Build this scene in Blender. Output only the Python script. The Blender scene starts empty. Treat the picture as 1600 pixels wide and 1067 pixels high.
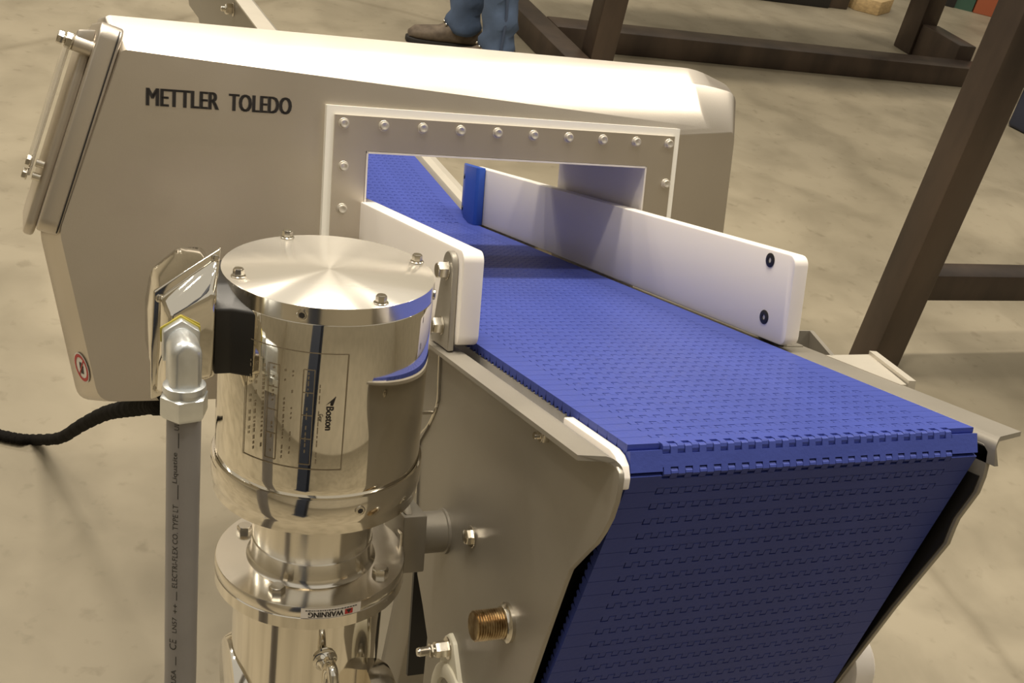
import bpy, bmesh, math, random
from mathutils import Vector, Matrix
from mathutils.geometry import tessellate_polygon
random.seed(7)
sc = bpy.context.scene
COL = sc.collection
PI = math.pi

# ------------------------------------------------------------------ frames
TH = 0.3480212678                      # the machine leans 20 degrees down, away from the viewer
cT, sT = math.cos(TH), math.sin(TH)
# machine frame: x across the belt, y along the belt away from us, z out of the belt; origin on the belt at its nose
FM = Matrix(((1, 0, 0, 0), (0, cT, sT, 0), (0, -sT, cT, 1.104), (0, 0, 0, 1)))
FW = Matrix.Identity(4)
# motor frame: z up its own axis, origin in the centre of its lid
e1 = Vector((.9996, -.0047, .0261)).normalized()
vz = -Vector((.0265, .1763, -.984)).normalized()
e2 = vz.cross(e1).normalized(); e1 = e2.cross(vz).normalized()
L0 = Vector((-.3043, .2362, .0766))
FK = FM @ Matrix(((e1.x, e2.x, vz.x, L0.x), (e1.y, e2.y, vz.y, L0.y), (e1.z, e2.z, vz.z, L0.z), (0, 0, 0, 1)))

# ------------------------------------------------------------------ camera
R0 = Vector((.92296682, -.37647125, .0800103))
R1 = Vector((-.01028555, -.23193634, -.97267659))
R2 = Vector((.38474207, .89692527, -.21794176))
rot = Matrix((R0, -R1, -R2)).transposed()          # columns: right, up, back
cam = bpy.data.cameras.new('camera')
cam.sensor_width = 36; cam.sensor_fit = 'HORIZONTAL'
cam.lens = 36 * 1824.586 / 1600
cam.shift_y = 0
cam.clip_start = .02; cam.clip_end = 200
camo = bpy.data.objects.new('camera', cam); COL.objects.link(camo)
camo.matrix_world = Matrix.Translation(FM @ Vector((-.52767, -.66222, .234))) @ (FM.to_3x3() @ rot).to_4x4()
sc.camera = camo

# ------------------------------------------------------------------ world, lamps, exposure
w = bpy.data.worlds.new('world'); sc.world = w; w.use_nodes = True
w.node_tree.nodes['Background'].inputs[0].default_value = (1.0, .92, .78, 1)
w.node_tree.nodes['Background'].inputs[1].default_value = .50
LAMP = (1.0, .90, .75)
def lamp(name, loc, sx, sy, power):
    l = bpy.data.lights.new(name, 'AREA'); l.shape = 'RECTANGLE'; l.size = sx; l.size_y = sy
    l.energy = power; l.color = LAMP
    o = bpy.data.objects.new(name, l); COL.objects.link(o); o.location = loc
    return o
for i, (x, y, p) in enumerate([(-1.0, 1.9, 165), (.2, 2.1, 165), (2.6, 2.2, 140), (-4.5, 3.6, 75),
                               (-1.3, -.2, 130), (3.0, -.2, 90), (-2.2, 6.2, 150), (2.2, 6.6, 16), (6.2, 2.2, 70), (-5.5, 7.2, 110)]):
    lamp('ceiling_lamp', (x, y, 6.0), 1.2, .35, p * .80)
sc.view_settings.view_transform = 'Standard'
sc.view_settings.look = 'None'
sc.view_settings.gamma = 1
sc.view_settings.use_curve_mapping = False
sc.view_settings.exposure = 0.08

# ------------------------------------------------------------------ materials
def srgb(r, g, b):
    f = lambda c: (c / 255 / 12.92) if c / 255 <= .04045 else ((c / 255 + .055) / 1.055) ** 2.4
    return (f(r), f(g), f(b), 1)
def mat(name, col, metal=0, rough=.5, noise=0, nscale=20, bump=0, bscale=200, stretch=(1, 1, 1), aniso=0, radial=False, var2=None, spec=.5, sss=0, trans=0, coat=0, rvar=0):
    m = bpy.data.materials.new(name); m.use_nodes = True
    nt = m.node_tree; b = nt.nodes['Principled BSDF']
    b.inputs['Base Color'].default_value = col
    b.inputs['Metallic'].default_value = metal
    b.inputs['Roughness'].default_value = rough
    b.inputs['Specular IOR Level'].default_value = spec
    if coat: b.inputs['Coat Weight'].default_value = coat
    if trans: b.inputs['Transmission Weight'].default_value = trans
    if sss:
        b.inputs['Subsurface Weight'].default_value = sss
        b.inputs['Subsurface Radius'].default_value = (.01, .009, .007)
        b.inputs['Subsurface Scale'].default_value = .6
    if noise or bump or rvar:
        tc = nt.nodes.new('ShaderNodeTexCoord'); mp = nt.nodes.new('ShaderNodeMapping')
        mp.inputs['Scale'].default_value = stretch
        nt.links.new(tc.outputs['Object'], mp.inputs[0])
    if noise or rvar:
        n = nt.nodes.new('ShaderNodeTexNoise'); n.inputs['Scale'].default_value = nscale; n.inputs['Detail'].default_value = 6
        nt.links.new(mp.outputs[0], n.inputs['Vector'])
    if noise:
        r = nt.nodes.new('ShaderNodeValToRGB')
        c2 = var2 or tuple(c * (1 - noise) for c in col[:3]) + (1,)
        r.color_ramp.elements[0].color = c2; r.color_ramp.elements[0].position = .3
        r.color_ramp.elements[1].color = col; r.color_ramp.elements[1].position = .65
        nt.links.new(n.outputs[0], r.inputs[0]); nt.links.new(r.outputs[0], b.inputs['Base Color'])
    if rvar:
        mr = nt.nodes.new('ShaderNodeMapRange'); mr.inputs[3].default_value = max(0, rough - rvar); mr.inputs[4].default_value = rough + rvar
        nt.links.new(n.outputs[0], mr.inputs[0]); nt.links.new(mr.outputs[0], b.inputs['Roughness'])
    if bump:
        n2 = nt.nodes.new('ShaderNodeTexNoise'); n2.inputs['Scale'].default_value = bscale; n2.inputs['Detail'].default_value = 4
        nt.links.new(mp.outputs[0], n2.inputs['Vector'])
        bp = nt.nodes.new('ShaderNodeBump'); bp.inputs['Strength'].default_value = bump; bp.inputs['Distance'].default_value = .002
        nt.links.new(n2.outputs[0], bp.inputs['Height']); nt.links.new(bp.outputs[0], b.inputs['Normal'])
    if aniso:
        b.inputs['Anisotropic'].default_value = aniso
        if radial:
            t = nt.nodes.new('ShaderNodeTangent'); t.direction_type = 'RADIAL'; t.axis = 'Z'; b.inputs['Anisotropic Rotation'].default_value = .25
            nt.links.new(t.outputs[0], b.inputs['Tangent'])
    return m
M = {}
M['blasted'] = mat('bead_blasted_stainless', (.640, .590, .520, 1), .93, .36, noise=.08, nscale=6, bump=.04, bscale=700, rvar=.05)
M['plate'] = mat('satin_stainless', (.345, .32, .275, 1), .50, .42, noise=.12, nscale=9, bump=.03, bscale=500, rvar=.08)
M['flange'] = mat('pale_satin_stainless', (.62, .58, .50, 1), .50, .45, noise=.10, nscale=14, bump=.03, bscale=500)
M['polished'] = mat('polished_stainless', (.84, .80, .72, 1), 1, .085, noise=.05, nscale=8, rvar=.03)
M['mirror'] = mat('mirror_stainless', (.86, .82, .73, 1), 1, .05, noise=.04, nscale=5)
M['turned'] = mat('turned_stainless', (.84, .80, .72, 1), 1, .17, aniso=.75, radial=True)
M['lid'] = mat('radially_turned_stainless', (.80, .76, .68, 1), .72, .22, aniso=.92, radial=True)
M['bolt'] = mat('bright_bolt_steel', (.70, .66, .58, 1), 1, .2)
M['screw'] = mat('satin_screw_steel', (.66, .62, .55, 1), .6, .38)
M['zinc'] = mat('zinc_plated_steel', (.80, .83, .84, 1), .85, .30, noise=.15, nscale=60, bump=.05, bscale=300)
M['rusty'] = mat('tarnished_thread_steel', (.55, .44, .28, 1), 1, .28, noise=.6, nscale=120, var2=(.20, .12, .05, 1))
M['white'] = mat('white_polyethylene', (.78, .74, .70, 1), 0, .42, sss=.15)
M['gasket'] = mat('cream_gasket', (.93, .91, .84, 1), 0, .5)
M['liner'] = mat('white_tunnel_liner', (.74, .70, .66, 1), 0, .45)
M['cream'] = mat('cream_bearing_plastic', (.80, .76, .62, 1), 0, .35)
M['belt'] = mat('blue_belt_plastic', (.052, .074, .310, 1), 0, .42, noise=.12, nscale=25, bump=.10, bscale=350, rvar=.05, spec=.12)
M['blue'] = mat('blue_end_plastic', (.02, .07, .36, 1), 0, .35)
M['black'] = mat('black_rubber', (.012, .011, .010, 1), 0, .42)
M['sleeve'] = mat('black_braided_sleeve', (.010, .009, .008, 1), 0, .9, bump=.6, bscale=260, spec=.08)
M['blackpl'] = mat('black_screw', (.02, .02, .022, 1), .3, .4)
M['ink'] = mat('dark_print', (.030, .026, .024, 1), 0, .6)
M['etch'] = mat('etched_print', (.25, .21, .15, 1), .3, .55)
M['greyink'] = mat('conduit_print', (.035, .033, .03, 1), 0, .6)
M['conduit'] = mat('grey_conduit_jacket', (.27, .258, .255, 1), 0, .45, noise=.1, nscale=30, bump=.05, bscale=120)
M['labelw'] = mat('white_label', (.82, .78, .74, 1), 0, .5)
M['red'] = mat('red_print', (.50, .03, .03, 1), 0, .5)
M['steel'] = mat('brown_mill_scale_steel', (.078, .054, .039, 1), .30, .42, noise=.55, nscale=7, bump=.12, bscale=60, var2=(.032, .022, .017, 1), stretch=(1, 1, .35), spec=.7)
M['darksteel'] = mat('dark_steel', (.03, .028, .028, 1), .4, .5)
M['denim'] = mat('blue_denim', (.075, .115, .20, 1), 0, .85, noise=.35, nscale=9, bump=.3, bscale=300)
M['stitch'] = mat('denim_seam', (.045, .065, .115, 1), 0, .85)
M['navy'] = mat('navy_trouser_cloth', (.008, .013, .028, 1), 0, .9)
M['leather'] = mat('brown_boot_leather', (.16, .125, .09, 1), 0, .8, noise=.6, nscale=22, bump=.3, bscale=60, var2=(.075, .056, .040, 1))
M['sole'] = mat('dark_rubber_sole', (.012, .010, .009, 1), 0, .7)
M['shirt'] = mat('grey_shirt_cloth', (.16, .17, .19, 1), 0, .9)
M['skin'] = mat('skin', (.48, .29, .20, 1), 0, .5, sss=.1)
M['hair'] = mat('brown_hair', (.05, .03, .02, 1), 0, .6)
M['wood'] = mat('pale_pine', (.56, .40, .20, 1), 0, .6, noise=.3, nscale=12, stretch=(1, 6, 6))
M['green'] = mat('green_rack_paint', (.035, .085, .06, 1), 0, .5)
M['orange'] = mat('orange_red_paint', (.33, .09, .04, 1), 0, .5)
M['bin'] = mat('dark_blue_bin_plastic', (.03, .035, .06, 1), 0, .5)
m = bpy.data.materials.new('clear_plastic'); m.use_nodes = True
b = m.node_tree.nodes['Principled BSDF']; b.inputs['Base Color'].default_value = (.9, .86, .78, 1); b.inputs['Roughness'].default_value = .12
b.inputs['Transmission Weight'].default_value = .85; b.inputs['IOR'].default_value = 1.25
M['clear'] = m

def floor_material():
    m = bpy.data.materials.new('sealed_concrete'); m.use_nodes = True
    nt = m.node_tree; b = nt.nodes['Principled BSDF']; L = nt.links.new
    tc = nt.nodes.new('ShaderNodeTexCoord')
    def noise(scale, det=5, dist=0):
        n = nt.nodes.new('ShaderNodeTexNoise'); n.inputs['Scale'].default_value = scale; n.inputs['Detail'].default_value = det
        n.inputs['Distortion'].default_value = dist; L(tc.outputs['Object'], n.inputs['Vector']); return n
    def ramp(src, p0, c0, p1, c1):
        r = nt.nodes.new('ShaderNodeValToRGB'); r.color_ramp.elements[0].position = p0; r.color_ramp.elements[0].color = c0
        r.color_ramp.elements[1].position = p1; r.color_ramp.elements[1].color = c1; L(src, r.inputs[0]); return r
    a = ramp(noise(.9, 6, .6).outputs[0], .30, (.245, .213, .152, 1), .70, (.312, .274, .202, 1))
    c = ramp(noise(4, 8, .35).outputs[0],   .34, (.78, .775, .76, 1), .58, (1, 1, 1, 1))
    d = ramp(noise(22, 6, .2).outputs[0], .27, (.80, .79, .77, 1), .40, (1, 1, 1, 1))
    # dark scuffs and hairline joints
    v = nt.nodes.new('ShaderNodeTexVoronoi'); v.feature = 'DISTANCE_TO_EDGE'; v.inputs['Scale'].default_value = .16
    nn = noise(2.5, 4); ad = nt.nodes.new('ShaderNodeMixRGB'); ad.blend_type = 'ADD'; ad.inputs[0].default_value = .12
    L(tc.outputs['Object'], ad.inputs[1]); L(nn.outputs['Color'], ad.inputs[2]); L(ad.outputs[0], v.inputs['Vector'])
    e = ramp(v.outputs['Distance'],   .0, (.82, .81, .79, 1), .0022, (1, 1, 1, 1))
    cur = a.outputs[0]
    for x in (c, d, e):
        mx = nt.nodes.new('ShaderNodeMixRGB'); mx.blend_type = 'MULTIPLY'; mx.inputs[0].default_value = 1
        L(cur, mx.inputs[1]); L(x.outputs[0], mx.inputs[2]); cur = mx.outputs[0]
    L(cur, b.inputs['Base Color'])
    rr = nt.nodes.new('ShaderNodeMapRange'); rr.inputs[3].default_value = .38; rr.inputs[4].default_value = .62
    L(noise(3, 4).outputs[0], rr.inputs[0]); L(rr.outputs[0], b.inputs['Roughness'])
    b.inputs['Specular IOR Level'].default_value = .35
    return m
M['floor'] = floor_material()

# ------------------------------------------------------------------ building helpers
def V(*a): return Vector(a)
class T:
    """a thing: an Empty at its base, standing in one of the frames; its parts are children with points given in that frame"""
    def __init__(s, name, label, cat, base, frame=FM, group=None):
        s.base = Vector(base); s.frame = frame
        s.o = bpy.data.objects.new(name, None); COL.objects.link(s.o)
        s.o.empty_display_size = .05
        s.o.matrix_world = frame @ Matrix.Translation(s.base)
        s.o['label'] = label; s.o['category'] = cat
        if group: s.o['group'] = group
    def part(s, name, bm, m, parent=None, smooth=40, label=None, mods=None):
        me = bpy.data.meshes.new(name)
        base = s.base if parent is None else s.base
        bmesh.ops.translate(bm, verts=bm.verts, vec=-base)
        bmesh.ops.recalc_face_normals(bm, faces=bm.faces)
        bm.to_mesh(me); bm.free()
        return s.link(name, me, m, parent, smooth, label)
    def link(s, name, me, m, parent=None, smooth=40, label=None):
        if m and not me.materials: me.materials.append(m)
        if smooth:
            for p in me.polygons: p.use_smooth = True
            me.set_sharp_from_angle(angle=math.radians(smooth))
        o = bpy.data.objects.new(name, me); COL.objects.link(o)
        o.parent = parent or s.o
        if label: o['label'] = label
        return o
def single(name, bm, m, label, cat, frame=FW, smooth=40, kind=None, base=None, group=None):
    me = bpy.data.meshes.new(name)
    base = Vector(base) if base else sum((v.co for v in bm.verts), Vector()) / max(1, len(bm.verts))
    bmesh.ops.translate(bm, verts=bm.verts, vec=-base); bmesh.ops.recalc_face_normals(bm, faces=bm.faces)
    bm.to_mesh(me); bm.free(); me.materials.append(m)
    if smooth:
        for p in me.polygons: p.use_smooth = True
        me.set_sharp_from_angle(angle=math.radians(smooth))
    o = bpy.data.objects.new(name, me); COL.objects.link(o); o.matrix_world = frame @ Matrix.Translation(base)
    if label: o['label'] = label
    if cat: o['category'] = cat
    if kind: o['kind'] = kind
    if group: o['group'] = group
    return o
def B(): return bmesh.new()
def bevel_new(bm, old, width, segs=2, ang=25):
    if width <= 0: return
    es = [e for e in bm.edges if e not in old and len(e.link_faces) == 2 and e.calc_face_angle(0) > math.radians(ang)]
    if es: bmesh.ops.bevel(bm, geom=es, offset=width, segments=segs, affect='EDGES', profile=.5, clamp_overlap=True)
def prism(bm, pts, ext, bev=0, segs=2):
    """closed polygon (list of 3d points) swept by ext"""
    old = set(bm.edges); ext = Vector(ext)
    a = [bm.verts.new(p) for p in pts]; c = [bm.verts.new(Vector(p) + ext) for p in pts]
    n = len(pts)
    fs = [bm.faces.new(a), bm.faces.new(c[::-1])]
    for i in range(n): fs.append(bm.faces.new((a[i], c[i], c[(i + 1) % n], a[(i + 1) % n])))
    bmesh.ops.recalc_face_normals(bm, faces=fs)
    bevel_new(bm, old, bev, segs)
    return bm
def box(bm, lo, hi, bev=0, segs=2):
    x0, y0, z0 = lo; x1, y1, z1 = hi
    return prism(bm, [(x0, y0, z0), (x1, y0, z0), (x1, y1, z0), (x0, y1, z0)], (0, 0, z1 - z0), bev, segs)
def basis(axis):
    a = Vector(axis).normalized(); u = a.orthogonal().normalized(); return a, u, a.cross(u)
def lathe(bm, org, axis, prof, n=32, cap=True, start=None, arc=2 * PI):
    """prof: list of (s along axis, radius)"""
    a, u, v = basis(axis)
    if start is not None:
        u = (Vector(start) - a * a.dot(Vector(start))).normalized(); v = a.cross(u)
    org = Vector(org); rings = []
    for s_, r in prof:
        rings.append([bm.verts.new(org + a * s_ + (u * math.cos(arc * k / n) + v * math.sin(arc * k / n)) * r) for k in range(n)])
    for i in range(len(rings) - 1):
        for k in range(n):
            bm.faces.new((rings[i][k], rings[i][(k + 1) % n], rings[i + 1][(k + 1) % n], rings[i + 1][k]))
    if cap:
        bm.faces.new(rings[0][::-1]); bm.faces.new(rings[-1])
    return bm
def cyl(bm, org, axis, r, l, n=24, ch=0):
    if ch: return lathe(bm, org, axis, [(0, r - ch), (ch, r), (l - ch, r), (l, r - ch)], n)
    return lathe(bm, org, axis, [(0, r), (l, r)], n)
def tube(bm, path, rad, n=16, cap=True, closed=False):
    pts = [Vector(p) for p in path]; N = len(pts); rings = []; u = None
    for i, p in enumerate(pts):
        if closed: t = pts[(i + 1) % N] - pts[i - 1]
        else: t = pts[min(i + 1, N - 1)] - pts[max(i - 1, 0)]
        t.normalize()
        u = t.orthogonal().normalized() if u is None else (u - t * t.dot(u)).normalized()
        v = t.cross(u); r = rad[i] if isinstance(rad, (list, tuple)) else rad
        rings.append([bm.verts.new(p + (u * math.cos(2 * PI * k / n) + v * math.sin(2 * PI * k / n)) * r) for k in range(n)])
    for i in range(N if closed else N - 1):
        A_, C_ = rings[i], rings[(i + 1) % N]
        for k in range(n): bm.faces.new((A_[k], A_[(k + 1) % n], C_[(k + 1) % n], C_[k]))
    if cap and not closed: bm.faces.new(rings[0][::-1]); bm.faces.new(rings[-1])
    return bm
def spline(pts, k=8):
    pts = [Vector(p) for p in pts]; out = []
    for i in range(len(pts) - 1):
        p0 = pts[max(i - 1, 0)]; p1 = pts[i]; p2 = pts[i + 1]; p3 = pts[min(i + 2, len(pts) - 1)]
        for j in range(k):
            t = j / k
            out.append(.5 * ((2 * p1) + (p2 - p0) * t + (2 * p0 - 5 * p1 + 4 * p2 - p3) * t * t + (3 * p1 - p0 - 3 * p2 + p3) * t ** 3))
    out.append(pts[-1]); return out
def hexbolt(bm, org, axis, r, h, washer=0, wh=.0016, stub=0, stubr=0, dome=.0):
    """washer, hexagon head and an optional thread stub, from org outwards along axis"""
    a = Vector(axis).normalized(); o = Vector(org)
    if washer: cyl(bm, o, a, washer, wh, 24, wh * .3); o = o + a * (wh * .9)
    lathe(bm, o, a, [(0, r), (h * .82, r), (h, r * .86)], 6)
    lathe(bm, o + a * h * .98, a, [(0, r * .84), (h * .06, r * .78)], 20)
    if stub: lathe(bm, o + a * h, a, [(0, stubr)] + [(stub * (k + .5) / 8 * .95, stubr * (.9 if k % 2 else 1)) for k in range(8)] + [(stub, stubr * .8)], 16)
    return bm
def text_mesh(body, width=None, height=None, bold=0, thick=0, spacing=1):
    cu = bpy.data.curves.new('t', 'FONT'); cu.body = body; cu.offset = bold; cu.extrude = thick; cu.space_character = spacing
    cu.resolution_u = 3
    o = bpy.data.objects.new('t', cu); COL.objects.link(o)
    dg = bpy.context.evaluated_depsgraph_get(); me = bpy.data.meshes.new_from_object(o.evaluated_get(dg))
    bpy.data.objects.remove(o); bpy.data.curves.remove(cu)
    xs = [v.co.x for v in me.vertices]; ys = [v.co.y for v in me.vertices]
    x0, x1, y0, y1 = min(xs), max(xs), min(ys), max(ys)
    sy = (height / (y1 - y0)) if height else 1
    sx = (width / (x1 - x0)) if width else sy
    if not height: sy = sx
    out = [((v.co.x - x0) * sx, (v.co.y - y0) * sy, v.co.z) for v in me.vertices]
    faces = [tuple(p.vertices) for p in me.polygons]
    bpy.data.meshes.remove(me)
    return out, faces
def put_text(bm, body, fn, also=0, **kw):
    """fn maps a flat text point (u, v) to the surface"""
    vs, fs = text_mesh(body, **kw)
    if also:      # heavier strokes: the glyphs once more, a hair to either side
        n = len(vs); vs = [(x + also * k, y, z) for k in (-1, 0, 1) for x, y, z in vs]
        fs = [tuple(i + n * k for i in f) for k in range(3) for f in fs]
    bv = [bm.verts.new(fn(x, y)) for x, y, z in vs]
    for f in fs:
        try: bm.faces.new([bv[i] for i in f])
        except ValueError: pass
    return bm
def quads(bm, fn, u0, v0, u1, v1, n=1):
    """a flat print patch, split n times along u, mapped on a surface"""
    a = [[bm.verts.new(fn(u0 + (u1 - u0) * i / n, v)) for v in (v0, v1)] for i in range(n + 1)]
    for i in range(n): bm.faces.new((a[i][0], a[i + 1][0], a[i + 1][1], a[i][1]))
    return bm
def copies(t, name, me_obj, places):
    """copies of one part of a thing, sharing its mesh; places are matrices local to the thing"""
    for k, mtx in enumerate(places):
        o = me_obj if k == 0 else me_obj.copy()
        if k: COL.objects.link(o)
        o.matrix_local = mtx

# ------------------------------------------------------------------ setting
bm = B(); box(bm, (-14, -10, -.3), (18, 22, 0)); fl = single('floor', bm, M['floor'], None, None, kind='structure', smooth=0, base=(0, 0, 0))

M['wall'] = mat('painted_hall_wall', (.66, .60, .48, 1), 0, .8, noise=.12, nscale=1.5)
for nm, lo, hi in (('wall_back', (-14, 16, 0), (18, 16.2, 9.5)), ('wall_front', (-14, -8, 0), (18, -7.8, 9.5)), ('wall_left', (-14, -7.8, 0), (-13.8, 16, 9.5)), ('wall_right', (17.8, -7.8, 0), (18, 16, 9.5))):
    bm = B(); box(bm, lo, hi); single(nm, bm, M['wall'], None, None, kind='structure', smooth=0)

# ------------------------------------------------------------------ conveyor belt, one module row after another
PITCH = .0152
def make_row():
    bm = B(); wd = .152
    zt, zb, r = .0043, -.0044, .0042
    # body between the hinges, rounded below
    per = .0115; n = int((2 * wd) / per)
    xin = wd - .0026 - 2 * per + .0006
    sec = [(.0031, zt), (PITCH - .0031, zt), (PITCH - .0030, .0005), (PITCH - .0040, -.0034), (PITCH / 2 + .001, -.0026), (PITCH / 2 - .001, -.0026), (.0040, -.0034), (.0030, .0005)]
    prism(bm, [(-xin, y, z) for y, z in sec], (2 * xin, 0, 0))
    def knuckle(x0, x1, y, sgn):
        pts = [(y - sgn * .0034, zt), (y + sgn * .0018, zt), (y + sgn * .0030, zt - .0011), (y + sgn * .0037, .0010), (y + sgn * .0034, -.0020), (y + sgn * .0020, -.0038), (y, zb), (y - sgn * .0036, -.0034)]
        prism(bm, [(x0, a, b) for a, b in pts], (x1 - x0, 0, 0))
    for k in range(2, n - 2):
        x = -wd + .0026 + k * per
        knuckle(x + .0002, x + per * .48, 0.0, -1)                 # rear knuckles
        knuckle(x + per * .52, x + per * .985, PITCH, 1)           # front knuckles
    for s in (-1, 1):                                              # plain edge blocks
        x0, x1 = min(s * wd, s * xin), max(s * wd, s * xin)
        pts = [(.0002, zt), (PITCH - .0002, zt), (PITCH - .0002, .0010), (PITCH - .0016, -.0036), (PITCH - .0045, -.0044), (PITCH / 2 + .0012, -.0020), (PITCH / 2 - .0012, -.0020), (.0045, -.0044), (.0016, -.0036), (.0002, .0010)]
        prism(bm, [(x0, a, b) for a, b in pts], (x1 - x0, 0, 0))
    me = bpy.data.meshes.new('belt_row'); bmesh.ops.recalc_face_normals(bm, faces=bm.faces); bm.to_mesh(me); bm.free()
    me.materials.append(M['belt']); return me
belt = T('conveyor_belt', 'blue modular plastic belt running through the white framed opening and down over the conveyor end', 'belt', (0, .5, 0))
row_me = make_row()
hinge = []
BEND_Y = 1.112; BETA = math.radians(13.5)
H0 = V(0, .001, -.0043)
# backwards along the top, then up the far slope
back = []
p = H0.copy(); d = 0
for k in range(101):
    back.append(p.copy())
    ang = 0 if p.y < BEND_Y else BETA
    p = p + V(0, math.cos(ang), math.sin(ang)) * PITCH
fwd = []
p = H0.copy(); a75 = math.radians(75); a25 = math.radians(25)
p = p + V(0, -math.cos(a75), -math.sin(a75)) * PITCH; fwd.append(p.copy())
for k in range(25):
    p = p + V(0, math.sin(a25), -math.cos(a25)) * PITCH; fwd.append(p.copy())
# round the drive wheel below the frame
ang = a25
for k in range(9):
    ang += math.radians(20); p = p + V(0, math.sin(ang), -math.cos(ang)) * PITCH; fwd.append(p.copy())
hinge = back[::-1] + fwd
for i in range(len(hinge) - 1):
    a, c = hinge[i], hinge[i + 1]
    o = bpy.data.objects.new('belt_row', row_me); COL.objects.link(o); o.parent = belt.o
    y = (a - c).normalized(); n_ = V(1, 0, 0).cross(y)      # local y points back up the belt
    o.matrix_local = Matrix(((1, 0, 0, 0), (0, y.y, n_.y, c.y - belt.base.y), (0, y.z, n_.z, c.z), (0, 0, 0, 1)))

# ------------------------------------------------------------------ conveyor frame
cv = T('belt_conveyor', 'satin stainless conveyor frame with out-turned side flanges carrying the blue belt', 'conveyor', (0, .3, -.35))
edgeL = [(-.0123, -.010), (-.0175, -.013), (-.0186, -.017), (-.0180, -.025), (-.0160, -.0345), (-.0110, -.0480), (-.0034, -.0606), (.0055, -.0725), (.0167, -.0831), (.0300, -.0965), (.0402, -.1068), (.0463, -.1196), (.0654, -.1645), (.0897, -.2238), (.152, -.380)]
edgeR = [(-.0030, -.012), (-.0090, -.0166), (-.0094, -.027), (-.0085, -.038), (-.0050, -.0523), (.0035, -.068), (.0100, -.0800), (.0127, -.0889), (.0164, -.1042), (.063, -.1825), (.1193, -.2842), (.172, -.380)]
farL = [(.335, -.380), (.330, -.305), (.350, -.280), (.3722, -.257), (.3867, -.1758), (.391, -.1235), (.385, -.113), (.3677, -.0996), (.352, -.082), (.3435, -.0667), (.3450, -.045), (.3477, -.010)]
def side_plate(sgn, edge, far, xi, xtip, yend):
    bm = B()
    prism(bm, [(sgn * xi, y, z) for y, z in edge + far], (sgn * .004, 0, 0), .0006, 1)
    # out-turned top flange with a bend radius
    t = .0038; zt = -.0048; rb = .009
    outer = [(xi, -.026)] + [(xi + rb * (1 - math.cos(a)), zt - rb + rb * math.sin(a)) for a in [PI / 2 * k / 7 for k in range(8)]]
    out = outer + [(xtip, zt - .0010)]
    inner = [(xtip, zt - .0010 - t)] + [(xi + rb * (1 - math.cos(a)) + t * math.cos(a), zt - rb + rb * math.sin(a) - t * math.sin(a)) for a in [PI / 2 * (7 - k) / 7 for k in range(8)]] + [(xi + t, -.026)]
    loop = out + inner
    y0s = []
    for x, z in loop:
        f_ = min(1, max(0, (x - xi) / (xtip - xi)))
        y0s.append(-.0155 + .0175 * min(1, f_ * 1.5) if z > -.02 else -.0175)
    r0 = [bm.verts.new((sgn * x, y, z)) for (x, z), y in zip(loop, y0s)]
    r1 = [bm.verts.new((sgn * x, yend, z)) for x, z in loop]
    n = len(loop)
    for i in range(n): bm.faces.new((r0[i], r0[(i + 1) % n], r1[(i + 1) % n], r1[i]))
    bm.faces.new(r0); bm.faces.new(r1[::-1])
    return bm
cv.part('side_plate', side_plate(-1, edgeL, farL, .1625, .1885, .600), M['plate'])
cv.part('side_plate', side_plate(1, edgeR, [(.62, -.380), (.62, -.012)], .1605, .203, .600), M['plate'])
bm = B(); prism(bm, [(-.1685, y, z) for y, z in [(.3440, -.012), (.3400, -.066), (.366, -.101), (.389, -.124), (.384, -.176), (.381, -.200), (.60, -.200), (.60, -.012)]], (.002, 0, 0))
cv.part('rear_side_plate', bm, M['plate'], label='paler side plate welded on behind the motor')
bm = B(); tube(bm, spline([(-.1672, y, z) for y, z in [(.3477, -.012), (.3450, -.045), (.3435, -.0667), (.352, -.082), (.3677, -.0996), (.385, -.113), (.391, -.1235), (.3867, -.1758)]], 10), .0017, 8)
cv.part('weld_seam', bm, M['bolt'])
bm = B(); cyl(bm, (-.168, .3535, -.0815), (-1, 0, 0), .0022, .012, 12); cv.part('weld_stud', bm, M['bolt'])
# white nose strips beside the belt
for s, e in ((-1, 'l'),):
    bm = B(); strip = [(.085, -.0055), (.010, -.0055), (.0015, -.0075), (-.0055, -.0125), (-.0092, -.0205), (-.0085, -.0285), (-.0045, -.0300), (.004, -.0300), (.085, -.0300)]
    prism(bm, [(s * .1608, y, z) for y, z in strip], (-s * .0082, 0, 0), .001, 2)
    cv.part('nose_strip', bm, M['white'], label='white plastic strip at the conveyor nose')
bm = B(); box(bm, (-.150, .012, -.028), (.150, 1.10, -.0102)); cv.part('slide_bed', bm, M['white'])
bm = B(); prism(bm, [(-.150, 1.10, -.028), (-.150, 1.10, -.0105), (-.150, 1.56, .0965), (-.150, 1.56, .078)], (.300, 0, 0)); cv.part('slide_bed', bm, M['white'])
bm = B(); prism(bm, [(-.1600, y, z) for y, z in [(.030, -.0290), (1.10, -.0290), (1.10, -.033), (.060, -.033), (.1900, -.330), (.180, -.336), (.0200, -.034)]], (.3200, 0, 0)); cv.part('shade_panel', bm, M['black'], label='added black panel standing in for the shade inside the frame behind the belt')  # added sheet, black so the gaps round the belt look shaded
bm = B(); box(bm, (-.1600, .400, -.385), (.1590, .405, -.0335)); cv.part('shade_panel', bm, M['black'], label='added black cross panel standing in for the shade inside the frame')  # second added sheet, its black darkens the gap at the rear
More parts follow.
